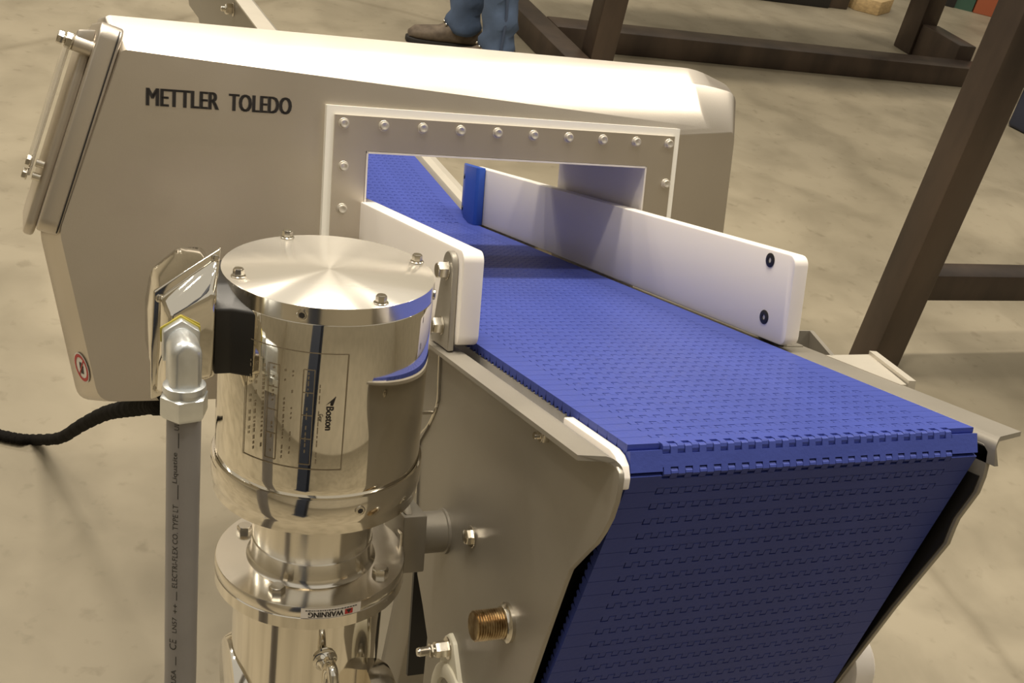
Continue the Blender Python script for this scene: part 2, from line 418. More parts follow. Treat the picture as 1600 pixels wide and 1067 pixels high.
# far section: side plates of the rising part
bm = B(); prism(bm, [(.166, y, z) for y, z in [(.90, -.06), (.90, -.008), (1.115, -.008), (1.56, .0985), (1.56, .03), (1.20, -.06)]], (.003, 0, 0))
cv.part('side_plate', bm, M['plate'])
bm = B()
zf = lambda y: (-.003 if y < 1.115 else -.003 + (y - 1.115) * math.tan(BETA))
for x0, x1, dz in ((.160, .166, 0), (.166, .178, .004), (.178, .194, .004), (.194, .200, -.004)):
    for ya, yb in ((.90, 1.115), (1.115, 1.56)):
        dz0 = {.160: -.010, .166: 0, .178: .004, .194: 0}[x0]; dz1 = {.166: 0, .178: .004, .194: 0, .200: -.012}[x1]
        prism(bm, [(x0, ya, zf(ya) + dz0), (x1, ya, zf(ya) + dz1), (x1, ya, zf(ya) + dz1 - .003), (x0, ya, zf(ya) + dz0 - .003)], (0, yb - ya, zf(yb) - zf(ya)))
cv.part('rolled_edge', bm, M['flange'], label='rolled steel edge beside the far belt')
# far left high side sheet with bright flange and a nut
bm = B(); tl = math.tan(BETA)
top = lambda y: .2855 + (y - 1.2547) * .232
prism(bm, [(-.160, 1.10, top(1.10)), (-.160, 2.60, top(2.60)), (-.160, 1.850 + .45, .345 + .0), (-.160, 2.133, .3131), (-.160, 1.95, .20), (-.160, 1.30, -.02), (-.160, 1.10, -.02)], (.003, 0, 0))
cv.part('guard_sheet', bm, M['plate'], label='grey upright sheet at the far end of the conveyor')
bm = B(); prism(bm, [(-.1575, 1.13, top(1.13)), (-.189, 1.13, top(1.13)), (-.189, 1.13, top(1.13) - .003), (-.1575, 1.13, top(1.13) - .003)], (0, 1.2, 1.2 * .232)); cv.part('guard_flange', bm, M['flange'], label='pale flange along the top of the grey sheet')
bm = B(); hexbolt(bm, (-.160, 1.6466, .3204), (-1, 0, 0), .0105, .014, washer=.013, stub=.008, stubr=.0055); cv.part('guard_nut', bm, M['bolt'])
bm = B(); er = [(y + .0035, z) for y, z in edgeR if z < -.03]; prism(bm, [(.1604, y, z) for y, z in er] + [(.1604, y + .05, z) for y, z in er[::-1]], (-.0012, 0, 0)); cv.part('edge_shade_strip', bm, M['black'], label='black strip added as shade on the inside of the right side plate')  # added strip, its black colour is the shade on the plate's inner face
# plate hardware
bm = B(); hexbolt(bm, (-.1665, .2331, -.1598), (-1, 0, 0), .0072, .0055, washer=.0100); cv.part('hex_bolt', bm, M['bolt'])
bm = B(); hexbolt(bm, (-.1665, .0985, -.0235), (-1, 0, 0), .0062, .006, washer=0, stub=.005, stubr=.003); cv.part('lock_nut', bm, M['bolt'])
# threaded stud
bm = B(); lathe(bm, (-.1665, .1396, -.1964), (-1, 0, 0), [(0, .0165), (.003, .0165), (.0045, .0145), (.0060, .0138)], 28); st = cv.part('stud_collar', bm, M['bolt'])
bm = B(); prof = [(.005, .0118)]
for k in range(11): prof += [(.0065 + k * .0021, .0127), (.0075 + k * .0021, .0117)]
prof += [(.0300, .0126), (.0310, .0112)]
lathe(bm, (-.1665, .1396, -.1964), (-1, 0, 0), prof, 28); cv.part('threaded_stud', bm, M['rusty'], label='tarnished short threaded stud on the side plate', smooth=25)
# torque arm: boss on the plate, square block and lever
bc = V(-.1665, .3040, -.1830)
bm = B(); lathe(bm, bc, (-1, 0, 0), [(0, .0215), (.0022, .0215), (.0028, .0195), (.026, .0195), (.0268, .0185)], 32); cv.part('tube_boss', bm, M['plate'], label='round steel boss on the side plate')
DY, DZ = .018, -.005
def sh_(bm):
    bmesh.ops.translate(bm, verts=bm.verts, vec=(0, DY, DZ)); return bm
bm = B(); box(bm, (-.216, .2580, -.205), (-.1935, .3160, -.150), .002); blk = cv.part('clamp_block', sh_(bm), M['plate'])
bm = B(); box(bm, (-.2175, .2585, -.192), (-.2155, .2615, -.166), .0006); box(bm, (-.2175, .2590, -.168), (-.2155, .2700, -.165), .0006); box(bm, (-.2175, .2590, -.193), (-.2155, .2680, -.190), .0006); cv.part('clamp_lip', sh_(bm), M['bolt'], parent=blk)
bm = B(); prism(bm, [(-.2135, .262, -.150), (-.2135, .274, -.150), (-.2135, .296, -.131), (-.2135, .288, -.127)], (.007, 0, 0), .0016); cv.part('clamp_lever', sh_(bm), M['flange'], parent=blk)
bm = B(); prism(bm, [(-.213, .288, -.150), (-.213, .305, -.150), (-.213, .305, -.139), (-.213, .292, -.142)], (.012, 0, 0), .0012); cv.part('clamp_pad', sh_(bm), M['white'], parent=blk)
# drive shaft bearing on the plate (in motor axes, so the shaft is true to the gearbox)
def K2M(p): return FM.inverted() @ (FK @ Vector(p))
SH = (-.060, -.415)                    # shaft: y and z in the motor frame
xd = (FM.to_3x3().inverted() @ (FK.to_3x3() @ V(1, 0, 0))).normalized()
bearing_c = K2M((.1205, SH[0], SH[1]))
bm = B(); lathe(bm, bearing_c, xd, [(.004, .0295), (0, .0315), (-.001, .0420), (.001, .0450), (.0185, .0465), (.0205, .0450), (.0205, .020), (.012, .020), (.010, .0295)], 48, cap=False)
bg = cv.part('bearing_housing', bm, M['cream'], label='cream plastic flange bearing')
bm = B(); lathe(bm, bearing_c + xd * .003, xd, [(0, .0120), (0, .0298), (.008, .0298), (.008, .0120)], 40, cap=False); cv.part('bearing_ring', bm, M['plate'], parent=bg)
# its ear, bolt and washer
ear = bearing_c + V(0, .010, .060)
bm = B(); a0 = bearing_c + xd * .002
up = (ear - bearing_c).normalized(); sd = xd.cross(up)
prism(bm, [a0 + up * .030 - sd * .030, a0 + up * .068 - sd * .0120, a0 + up * .074 + sd * .000, a0 + up * .068 + sd * .0120, a0 + up * .030 + sd * .030], xd * .019, .002); cv.part('bearing_ear', bm, M['cream'], parent=bg)
bm = B(); hexbolt(bm, a0 + up * .060, -xd, .0078, .012, washer=.0105, stub=.0, stubr=.004); hexbolt(bm, a0 + up * .060 - xd * .016, -xd, .0072, .002, stub=.012, stubr=.0045); cyl(bm, a0 + up * .060 - xd * .012, -xd, .0045, .006, 16)
cv.part('bearing_nut', bm, M['bolt'], parent=bg)
bm = B(); cyl(bm, a0 + up * .064 + xd * .015, xd, .011, .006, 28, .002); cv.part('bearing_cap', bm, mat('pale_grey_cap', (.33, .35, .37, 1), 0, .4), parent=bg)
# right flange: outboard gusset brackets
bm = B(); z = -.0050
prism(bm, [(.200, .140, z), (.200, .250, z), (.2533, .2500, z), (.2060, .140, z)], (0, 0, -.003))
prism(bm, [(.2533, .2510, z + .0035), (.2600, .2480, z + .0035), (.2150, .1385, z + .0035), (.2080, .1400, z + .0035)], (0, 0, -.020))
cv.part('gusset_bracket', bm, M['flange'])
bm = B(); prism(bm, [(.2035, .246, z), (.2585, .356, z), (.2625, .354, z), (.2075, .244, z)], (0, 0, -.045))
prism(bm, [(.2320, .357, z), (.2625, .354, z), (.2625, .357, z), (.2320, .360, z)], (0, 0, -.045))
prism(bm, [(.200, .245, z - .040), (.2585, .356, z - .040), (.200, .356, z - .040)], (0, 0, -.003))
cv.part('gusset_bracket', bm, M['plate'])
# pedestals that carry the frame
fw = FM.inverted()
def wbox(bm, lo, hi, bev=0):
    k = B(); box(k, lo, hi, bev); bmesh.ops.transform(k, matrix=fw, verts=k.verts); me = bpy.data.meshes.new('tmp'); k.to_mesh(me); k.free(); bm.from_mesh(me); bpy.data.meshes.remove(me)
for x in (-.06, .06):
    bm = B(); wbox(bm, (x - .03, .42, .012), (x + .03, .48, .93), .004); wbox(bm, (x - .05, .40, 0), (x + .05, .50, .012), .003)
    cv.part('support_leg', bm, M['plate'])
# white adjusting foot peeking out at the lower right
bm = B(); lathe(bm, (.1655, .136, -.272), (1, 0, 0), [(0, .030), (.002, .034), (.022, .034), (.026, .030)], 40); cv.part('end_roller', bm, M['white'], label='white round plastic roller end outside the right side plate')

# ------------------------------------------------------------------ guide rails
def rounded_rect(y0, y1, z0, z1, r, corners):
    pts = []
    for (cy, cz, a0, on) in ((y0 + r, z0 + r, PI, corners[0]), (y1 - r, z0 + r, 1.5 * PI, corners[1]), (y1 - r, z1 - r, 0, corners[2]), (y0 + r, z1 - r, .5 * PI, corners[3])):
        if on: pts += [(cy + r * math.cos(a0 + PI / 2 * k / 6), cz + r * math.sin(a0 + PI / 2 * k / 6)) for k in range(7)]
        else: pts.append((cy + r * math.copysign(1, math.cos(a0 + PI / 4)), cz + r * math.copysign(1, math.sin(a0 + PI / 4))))
    return pts
gl = T('guide_rail', 'short white plastic guide rail on the left of the belt with a steel tab bracket', 'guide rail', (-.168, .6, 0), group=None)
bm = B(); prism(bm, [(-.1575, y, z) for y, z in rounded_rect(.275, .92, .0015, .0865, .010, (1, 0, 0, 1))], (-.0195, 0, 0), .0016, 2); gl.part('rail', bm, M['white'])
bm = B()
arc = [(.298 + .013 * math.cos(a), .0705 + .013 * math.sin(a)) for a in [PI * k / 10 for k in range(11)]]
prism(bm, [(-.1775, y, z) for y, z in arc + [(.2830, -.004), (.330, -.004), (.330, .0)]], (-.0058, 0, 0), .0008, 1)
tb = gl.part('bracket_tab', bm, M['plate'], label='rounded stainless tab bracket')
for z in (.066, .0150):
    bm = B(); hexbolt(bm, (-.1833, .2990 if z > .05 else .3040, z), (-1, 0, 0), .0078, .0085, washer=.0088, wh=.001); gl.part('hex_bolt', bm, M['bolt'], parent=tb)
gr = T('guide_rail', 'long white guide rail right of the belt with two black screws and blue tip', 'guide rail', (.168, .6, 0))
bm = B(); prism(bm, [(.158, y, z) for y, z in rounded_rect(  .262, 1.155, .0006, .0905, .010, (1, 0, 0, 1))], (.0165, 0, 0), .0016, 2); gr.part('rail', bm, M['white'])
for y, z in ((.3025, .0800), (.3005, .0225)):
    bm = B(); lathe(bm, (.1585, y, z), (-1, 0, 0), [(0, .0072), (.0012, .0072), (.0018, .0060), (.0018, .0028), (.0002, .0026)], 24); gr.part('countersunk_screw', bm, M['blackpl'])
bm = B()
prism(bm, [(.1575, 1.098, .0), (.1465, 1.098, .0), (.1435, 1.103, .0), (.1435, 1.150, .0), (.152, 1.185, .0), (.1575, 1.188, .0)], (0, 0, .0925), .0012, 2)
tip = gr.part('lead_in_block', bm, M['blue'], label='blue plastic lead-in block')
for z in (.020, .072):
    bm = B(); n_ = V(-.9, .25, 0).normalized(); lathe(bm, (.1478, 1.168, z), n_, [(0, .0042), (.0010, .0042), (.0010, .002), (.0002, .002)], 18); gr.part('block_screw', bm, M['blackpl'], parent=tip)
bm = B(); box(bm, (.1745, .285, -.007), (.1795, .33, .086), .0015); box(bm, (.1745, .285, -.0075), (.199, .33, -.0035), .001); gr.part('bracket_tab', bm, M['plate'])

# ------------------------------------------------------------------ metal detector
md = T('metal_detector', 'large grey stainless metal detector housing around the belt with a white edged opening', 'detector', (-.08, .745, -.15))
F = [(-.4541, .630, -.1425), (-.4936, .630, .0425), (-.4330, .630, .2325), (.290, .630, .1935), (.312, .630, .1925), (.312, .630, -.145)]
P1 = [(-.4627, .655, -.1490), (-.5020, .655, .039), (-.4400, .655, .2467), (.272, .655, .2475), (.324, .655, .2400), (.324, .655, -.1515)]
P2 = [(-.473, .685, -.1560), (-.5120, .685, .033), (-.4460, .685, .2665), (.276, .685, .2668), (.335, .685, .2470), (.335, .685, -.156)]
mir = lambda R_, y: [(x, y, z) for x, _, z in R_]
loops = [F, P1, P2, mir(P2, .81), mir(P1, .845), mir(F, .868)]
# round the sharp outline corners by inserting arc points
def densify(L):
    out = []
    n = len(L)
    for i in range(n):
        p, a, c = Vector(L[i]), Vector(L[i - 1]), Vector(L[(i + 1) % n])
        r = {0: .016, 1: .010, 2: .006, 3: .02, 4: .016, 5: .010}[i]
        da, dc = (a - p), (c - p)
        ra, rc = min(r, da.length * .45), min(r, dc.length * .45)
        q0, q2 = p + da.normalized() * ra, p + dc.normalized() * rc
        for k in range(6):
            t = k / 5; out.append(q0 * (1 - t) ** 2 + p * 2 * t * (1 - t) + q2 * t * t)
    return out
loops = [densify(L) for L in loops]
hole = [(-.174, -.035), (.183, -.035), (.183, .1435), (-.174, .1435)]
bm = B()
rv = [[bm.verts.new(p) for p in L] for L in loops]
N = len(loops[0])
for i in range(len(rv) - 1):
    for k in range(N): bm.faces.new((rv[i][k], rv[i][(k + 1) % N], rv[i + 1][(k + 1) % N], rv[i + 1][k]))
for L, ring in ((loops[0], rv[0]), (loops[-1], rv[-1])):
    y = L[0][1]
    hv = [bm.verts.new((x, y, z)) for x, z in hole]
    tri = tessellate_polygon([[Vector((p[0], p[2], 0)) for p in L], [Vector((x, z, 0)) for x, z in hole]])
    allv = ring + hv
    for t in tri:
        try: bm.faces.new([allv[i] for i in t])
        except ValueError: pass
    if y < .7: h0 = hv
    else: h1 = hv
for k in range(4): bm.faces.new((h0[k], h0[(k + 1) % 4], h1[(k + 1) % 4], h1[k]))
md.part('housing', bm, M['blasted'], smooth=28)
# tunnel liner
bm = B()
for (x0, z0, x1, z1) in ((-.1735, -.034, -.1715, .143), (.1805, -.034, .1825, .143), (-.1735, .141, .1825, .143), (-.1735, -.0345, .1825, -.0325)):
    box(bm, (x0, .6175, z0), (x1, .870, z1))
md.part('tunnel_liner', bm, M['liner'])
def frame_rect(bm, o, i, y0, y1):
    for (a0, a1, c0, c1) in ((o[0], i[0], o[2], o[3]), (i[1], o[1], o[2], o[3]), (i[0], i[1], i[3], o[3]), (i[0], i[1], o[2], i[2])):
        box(bm, (a0, y0, c0), (a1, y1, c1))
bm = B(); frame_rect(bm, (-.2198, .2262, -.075, .1912), (-.174, .183, -.035, .1435), .6215, .6305); md.part('gasket', bm, M['gasket'], label='cream white gasket edging the bolted plate')
bm = B(); frame_rect(bm, (-.2112, .2183, -.067, .1817), (-.174, .183, -.035, .1435), .6185, .6216); md.part('opening_plate', bm, M['blasted'], label='bolted grey frame plate around the opening')
bm = B(); o_ = (0, 0, 0)
cyl(bm, o_, (0, -1, 0), .0062, .0010, 20, .0003); lathe(bm, (0, -.001, 0), (0, -1, 0), [(0, .0049), (.0030, .0049), (.0040, .0042), (.0040, .0028), (.0034, .0020)], 14)
bp = md.part('plate_bolt', bm, M['screw'])
bm = None
bp_base = md.base
def at(x, y, z): return Matrix.Translation(Vector((x, y, z)))
pl = [(-.2009 + .0457 * k, .1724) for k in range(10)] + [(-.1992, .1253), (-.1986, .0781), (-.1986, .031), (.2118, .1233), (.2118, .0765), (.2118, .030)] + [(-.2009 + .0457 * k, -.052) for k in range(10)]
copies(md, 'plate_bolt', bp, [at(x, .6185, z) for x, z in pl])      # the mesh keeps its base offset, so place from the frame origin
# maker's name
bm = B()
put_text(bm, 'METTLER', lambda u, v: (-.4084 + u, .6292 - .0, .1777 + v), width=.0732, height=.0180, bold=0, also=.0010)
put_text(bm, 'TOLEDO', lambda u, v: (-.3236 + u, .6292, .1775 + v), width=.0660, height=.0182, bold=0, also=.0010)
md.part('lettering', bm, M['ink'], smooth=0, label='black maker name in capitals')
# left end cover with its rims
def offs(p, q, d):
    t = (Vector(q) - Vector(p)).normalized(); return Vector((-t.z, 0, t.x)) * d
pa, pb = V(-.4960, 0, .0420), V(-.4370, 0, .2420)
nrm = V(-(pb - pa).z, 0, (pb - pa).x).normalized()
tdir = (pb - pa).normalized()
pb2 = pb + tdir * .012; pa2 = pa - tdir * .006
def slab(d0, d1, y0, y1, a, c, bev, rnd=.02):
    bm = B()
    # rounded rectangle in (t, y), raised along the normal
    Lt = (c - a).length; pts = []
    for cy_, ct_, a0 in ((y0 + rnd, rnd, PI), (y1 - rnd, rnd, 1.5 * PI), (y1 - rnd, Lt - rnd, 0), (y0 + rnd, Lt - rnd, .5 * PI)):
        for k in range(7):
            an = a0 + PI / 2 * k / 6
            pts.append(a + tdir * (ct_ + rnd * math.sin(an)) + V(0, cy_ + rnd * math.cos(an), 0) + nrm * d0)
    prism(bm, pts, nrm * (d1 - d0), bev, 3)
    return bm
md_cov = md.part('end_cover', slab(-.004, .0195, .632, .850, pa2, pb2, .0028, .016), M['blasted'], label='slanted end cover on the left side')
md.part('cover_seal', slab(-.0008, .0006, .6305, .846, pa2 + tdir * .002, pb2 - tdir * .002, 0, .014), M['darksteel'], parent=md_cov)
md.part('cover_pan', slab(.019, .0300, .662, .842, pa2 - tdir * .012, pb2 - tdir * .012, .004, .020), M['blasted'], parent=md_cov)
md.part('display_guard', slab(.040, .0425, .655, .830, pa2 + tdir * .05, pb2 - tdir * .030, .0008, .012), M['clear'], label='clear plastic guard over the end cover')
# hinge screw at the top and screws at the bottom of the clear guard
hb = pb2 - tdir * .030 + V(0, .655, 0)
bm = B(); cyl(bm, hb + nrm * .019, nrm, .0085, .020, 24, .001); prism(bm, [hb + nrm * .021 + tdir * .020 + V(0, -.005, 0), hb + nrm * .038 + tdir * .014 + V(0, -.005, 0), hb + nrm * .038 - tdir * .008 + V(0, -.005, 0), hb + nrm * .021 - tdir * .004 + V(0, -.005, 0)], (0, .012, 0), .002); hp = md.part('hinge_post', bm, M['blasted'])
bm = B(); hexbolt(bm, hb + nrm * .039, nrm, .0085, .006, washer=.009); hexbolt(bm, hb + nrm * .0485, nrm, .0070, .006); cyl(bm, hb + nrm * .044, nrm, .0045, .006, 14); md.part('hinge_nut', bm, M['bolt'], parent=hp)
for k, q in enumerate((.052, .066)):
    bm = B(); c0 = pa2 + tdir * q + V(0, .660 - .0 * k, 0); cyl(bm, c0 + nrm * .030, nrm, .0042, .008, 14); hexbolt(bm, c0 + nrm * .0425, nrm, .0060, .004, washer=.0065); md.part('guard_screw', bm, M['bolt'])
# warning disc on the lower left bevel
ctr = V(-.4690, .6565, -.1180)
uu = (V(-.4541, .630, -.1425) - V(-.4936, .630, .0425)).normalized()      # down the edge
dd = (V(-.473, .685, -.156) - V(-.4541, .630, -.1425)); dd = (dd - uu * dd.dot(uu)).normalized()
nn = uu.cross(dd).normalized();  nn = nn if nn.x < 0 else -nn
ctr = V(-.4541, .630, -.1425) - uu * .036 + dd * .024 + nn * .0008
def disc(bm, r0, r1, h, n=32):
    ring = []
    for k in range(n):
        a = 2 * PI * k / n; q = uu * math.cos(a) + dd * math.sin(a)
        ring.append((bm.verts.new(ctr + q * r0 + nn * h), bm.verts.new(ctr + q * r1 + nn * h)))
    for k in range(n):
        a, c = ring[k], ring[(k + 1) % n]
        bm.faces.new((a[0], c[0], c[1], a[1]))
bm = B(); disc(bm, .0005, .0175, .0003); stk = md.part('warning_disc', bm, M['labelw'], label='round white and red prohibition sticker')
bm = B(); disc(bm, .0122, .0158, .0007); prism(bm, [ctr + uu * a + dd * c + nn * .0007 for a, c in ((-.0095, -.0082), (-.0082, -.0095), (.0095, .0082), (.0082, .0095))], nn * .0001); md.part('warning_ring', bm, M['red'], parent=stk)
bm = B(); hand = [(-.006, -.0030), (-.0065, -.0010), (-.0060, .0005), (-.0068, .0020), (-.0045, .0032), (.001, .0042), (.0070, .0035), (.0070, -.0030), (.001, -.0042), (-.002, -.0060), (-.0028, -.0045), (-.0005, -.0022)]
prism(bm, [ctr + uu * a + dd * c + nn * .0005 for a, c in hand], nn * .0001); md.part('warning_hand', bm, M['ink'], parent=stk)
for x in (.02, .12):
    bm = B(); wbox(bm, (x - .03, .62, .012), (x + .03, .68, .74), .004); wbox(bm, (x - .05, .60, 0), (x + .05, .70, .012), .003); md.part('support_leg', bm, M['plate'])

# ------------------------------------------------------------------ drive motor
mt = T('drive_motor', 'polished stainless drive motor standing upright beside the belt with a conduit box', 'motor', (0, 0, -.193), FK)
bm = B(); lathe(bm, (0, 0, 0), (0, 0, -1), [(0, .0002), (0, .0832), (.0007, .0840)], 96); md_l = mt.part('lid', bm, M['lid'], smooth=60, label='lid with radial turning marks')
bm = B(); lathe(bm, (0, 0, 0), (0, 0, -1), [(.0007, .0840), (.0134, .0842), (.0140, .0836)], 96); mt.part('lid_rim', bm, M['turned'])
bm = B(); lathe(bm, (0, 0, 0), (0, 0, -1), [(.0136, .0835), (.0142, .0842), (.152, .0850), (.1625, .0852), (.1632, .0846)], 128); mt.part('shell', bm, M['mirror'], smooth=60)
bm = B(); lathe(bm, (0, 0, 0), (0, 0, -1), [(.1595, .0852), (.1595, .0872), (.1605, .0878), (.1790, .0878), (.1830, .0868), (.1850, .0862), (.1925, .0858), (.1930, .0850), (.1930, .05)], 128, cap=False); mt.part('base_ring', bm, M['polished'])
for x, y in ((-.0187, .0765), (.0765, .0141), (-.0735, -.0141), (.0219, -.0745)):
    bm = B(); hexbolt(bm, (x, y, 0), (0, 0, 1), .0043, .0055, washer=.0058, wh=.0012); mt.part('lid_bolt', bm, M['bolt'])
def ring_screw(name, ang, z, r):
    d = V(math.cos(ang), math.sin(ang), 0); bm = B()
    lathe(bm, d * (r - .002) + V(0, 0, z), d, [(0, .0042), (.0032, .0042), (.0036, .0034), (.0034, .0024)], 24)
    o = mt.part(name, bm, M['bolt'])
    bm = B(); lathe(bm, d * (r + .0005) + V(0, 0, z), d, [(0, .0024), (.0010, .0024)], 6); mt.part('socket', bm, M['ink'], parent=o, smooth=0)
ring_screw('set_screw', math.radians(-116), -.0072, .0840)
ring_screw('set_screw', math.radians(-80), -.1715, .0876)
ring_screw('set_screw', math.radians(-22), -.0110, .0840)
# etched name plate on the shell, read from top to bottom
def cylmap(R_, a0, z0):      # u runs down the axis, v runs round towards the right
    return lambda u, v: (R_ * math.cos(a0 + v / R_), R_ * math.sin(a0 + v / R_), z0 - u)
NR = .08545
def upright(u0, v0):
    g = cylmap(NR, math.radians(-113), -.022)
    return lambda u, v: g(u0 + u, v0 + v)
bm = B(); g = cylmap(NR, math.radians(-113), -.022)
def line(u0, v0, u1, v1, t=.0004):
    if abs(u1 - u0) > abs(v1 - v0): quads(bm, g, u0, v0 - t, u1, v0 + t)
    else: quads(bm, g, u0 - t, v0, u0 + t, v1, 8) if 0 else [quads(bm, g, u0 - t, v0 + (v1 - v0) * k / 8, u0 + t, v0 + (v1 - v0) * (k + 1) / 8) for k in range(8)]
for e in ((.014, -.050, .014, .032), (.112, -.050, .112, .032), (.014, .032, .112, .032), (.014, -.050, .112, -.050)): line(*e)
line(.028, .0075, .108, .0075, .0003); line(.028, -.001, .108, -.001, .0003); line(.028, -.020, .108, -.020, .0003); line(.028, -.029, .108, -.029, .0003)
for u in (.028, .047, .066, .086, .108): line(u, -.001, u, .0075, .0003); line(u, -.029, u, -.020, .0003)
rnd = random.Random(3)
for v in (-.045, -.040, -.033, -.0245, -.015, -.009, .003, .012):
    u = .030
    while u < .104:
        l = rnd.uniform(.0012, .004)
        if rnd.random() < .72: quads(bm, g, u, v - .00045, u + l, v + .00045)
        u += l + rnd.uniform(.0006, .0025)
np_ = mt.part('name_plate', bm, M['etch'], smooth=0, label='etched rating plate lines on the shell')
bm = B()
put_text(bm, 'Boston', upright(.0575, .0175), width=.0200, height=.0058, bold=.02)
prism(bm, [g(.0565, .0170), g(.0500, .0235), g(.0485, .0245), g(.0565, .0225), g(.0565, .0205), g(.0535, .0205), g(.0550, .0190)], (0, 0, .00001))
put_text(bm, 'Gear', upright(.0640, .0125), width=.0065, height=.0030)
mt.part('maker_mark', bm, M['ink'], parent=np_, smooth=0)
# conduit box: domed cover, flange, rear box, black gasket block
def kp(a, s_, b_): return V(a, b_, -s_)
FL = [(-.0905, -.0310), (-.1376, .0025), (-.1395, .0450), (-.1391, .0890), (-.0930, .0720), (-.0925, .0)]
def poly(L, b_, inset=0):
    c = V(sum(p[0] for p in L) / len(L), sum(p[1] for p in L) / len(L), 0)
    return [kp(*(Vector((p[0], p[1], 0)) + (c - Vector((p[0], p[1], 0))).normalized() * inset)[:2], b_) for p in L]
bm = B(); prism(bm, poly(FL, -.0375), (0, .0045, 0), .0012, 2); jb = mt.part('conduit_box_flange', bm, M['polished'])
bm = B(); A_ = poly(FL, -.0375, .0045)
Cc = [kp(-.0985, -.0020, -.058), kp(-.1285, .0110, -.062), kp(-.1305, .0340, -.0645), kp(-.1300, .0640, -.0645), kp(-.0985, .0600, -.0645), kp(-.0975, .0130, -.0625)]
mid = [a.lerp(c, .45) + V(0, -.004, 0) for a, c in zip(A_, Cc)]
rs = [[bm.verts.new(p) for p in L] for L in (A_, mid, Cc)]
for i in range(2):
    for k in range(6): bm.faces.new((rs[i][k], rs[i][(k + 1) % 6], rs[i + 1][(k + 1) % 6], rs[i + 1][k]))
bm.faces.new(rs[2]); bm.faces.new(rs[0][::-1])
bmesh.ops.recalc_face_normals(bm, faces=bm.faces)
bevel_new(bm, set(), .004, 3, 12)
mt.part('conduit_box_cover', bm, M['mirror'], parent=jb, smooth=60)
bm = B(); RB = [(-.0935, -.0120), (-.1150, -.0120), (-.1345, .0060), (-.1385, .0300), (-.1385, .0700), (-.0935, .0700)]
prism(bm, poly(RB, -.033), (0, .058, 0), .006, 3); mt.part('conduit_box_rear', bm, M['polished'], parent=jb)
for a, s_ in ((-.0945, -.0235), (-.1335, .0070), (-.1350, .0800)):
    bm = B(); lathe(bm, kp(a, s_, -.0375), (0, -1, 0), [(0, .0030), (.0015, .0030), (.0024, .0018)], 16); mt.part('cover_screw', bm, M['bolt'], parent=jb)
bm = B(); rs = []
for z, dy, ins in ((-.0680, 0, 0), (-.0150, 0, 0), (-.0035, .024, .006)):
    rs.append([bm.verts.new(p) for p in ((-.0945, -.0430 + dy, z), (-.0825 + ins, -.0430 + dy, z), (-.0640 - ins * 1.6, -.0530 + dy * 1.1, z), (-.0560, .034, z), (-.0945, .034, z))])
for i in range(2):
    for k in range(5): bm.faces.new((rs[i][k], rs[i][(k + 1) % 5], rs[i + 1][(k + 1) % 5], rs[i + 1][k]))
bm.faces.new(rs[0]); bm.faces.new(rs[2]); bmesh.ops.recalc_face_normals(bm, faces=bm.faces); bevel_new(bm, set(), .002, 2)
mt.part('conduit_box_gasket', bm, M['black'], label='black gasket block between box and shell')

# ------------------------------------------------------------------ conduit
cd = T('flexible_conduit', 'grey flexible conduit hanging from a zinc elbow on the motor box', 'conduit', (-.122, -.095, -.31), FK)
ex, ey = -.1215, -.0915
bm = B()
prism(bm, [(ex - .0130, -.0640, -.0195), (ex, -.0640, -.0110), (ex + .0128, -.0640, -.0195), (ex + .0128, -.0640, -.0420), (ex - .0130, -.0640, -.0420)], (0, -.008, 0), .0012)
prism(bm, [(ex - .0112, -.0700, -.0215), (ex, -.0700, -.0140), (ex + .0112, -.0700, -.0215), (ex + .0112, -.0700, -.0590), (ex - .0112, -.0700, -.0590)], (0, -.0315, 0), .0060, 4)
elb = cd.part('elbow_fitting', bm, M['zinc'], label='bright zinc elbow fitting')
bm = B(); prism(bm, [(ex - .0142, -.0632, -.0190), (ex, -.0632, -.0098), (ex + .0139, -.0632, -.0190), (ex + .0135, -.0632, -.030), (ex - .0138, -.0632, -.030)], (0, -.0014, 0), .0004); cd.part('sealing_washer', bm, mat('yellow_washer', (.42, .36, .06, 1), 0, .4), parent=elb)
bm = B(); lathe(bm, (ex, ey, -.0500), (0, 0, -1), [(0, .0120), (.001, .0148), (.005, .0152), (.0055, .0140), (.0080, .0142), (.0085, .0130)], 32); cd.part('elbow_collar', bm, M['zinc'], parent=elb)
bm = B(); lathe(bm, (ex, ey, -.0570), (0, 0, -1), [(0, .0140), (.0020, .0172), (.0155, .0172), (.0185, .0150), (.0185, .0125)], 6, start=(1, .2, 0)); cd.part('gland_nut', bm, M['zinc'])
down = FK.to_3x3().inverted() @ V(0, 0, -1)
fl_z = lambda p: (FK @ Vector(p)).z
pth = [(ex, ey, -.070), (ex, ey, -.14), (ex, ey, -.20), (ex, ey, -.26), (ex, ey, -.32)]
p = V(*pth[-1])
wl = FK @ p
K_ = FK.inverted()
for q in ((wl.x + .002, wl.y - .03, wl.z - .17), (wl.x + .004, wl.y - .065, .30), (wl.x - .02, wl.y - .09, .11), (wl.x - .11, wl.y - .10, .016), (wl.x - .35, wl.y - .05, .0125), (wl.x - .60, wl.y - .20, .0125)): pth.append(tuple(K_ @ Vector(q)))
bm = B(); tube(bm, spline(pth, 8), .0121, 28); hose = cd.part('hose', bm, M['conduit'])
bm = B(); CR = .01225
def hosemap(s0, off=0):     # text runs up the hose
    a0 = math.radians(-112)
    return lambda u, v: (ex + CR * math.cos(a0 - (v + off) / CR * 1), ey + CR * math.sin(a0 - (v + off) / CR * 1), -s0 + u)
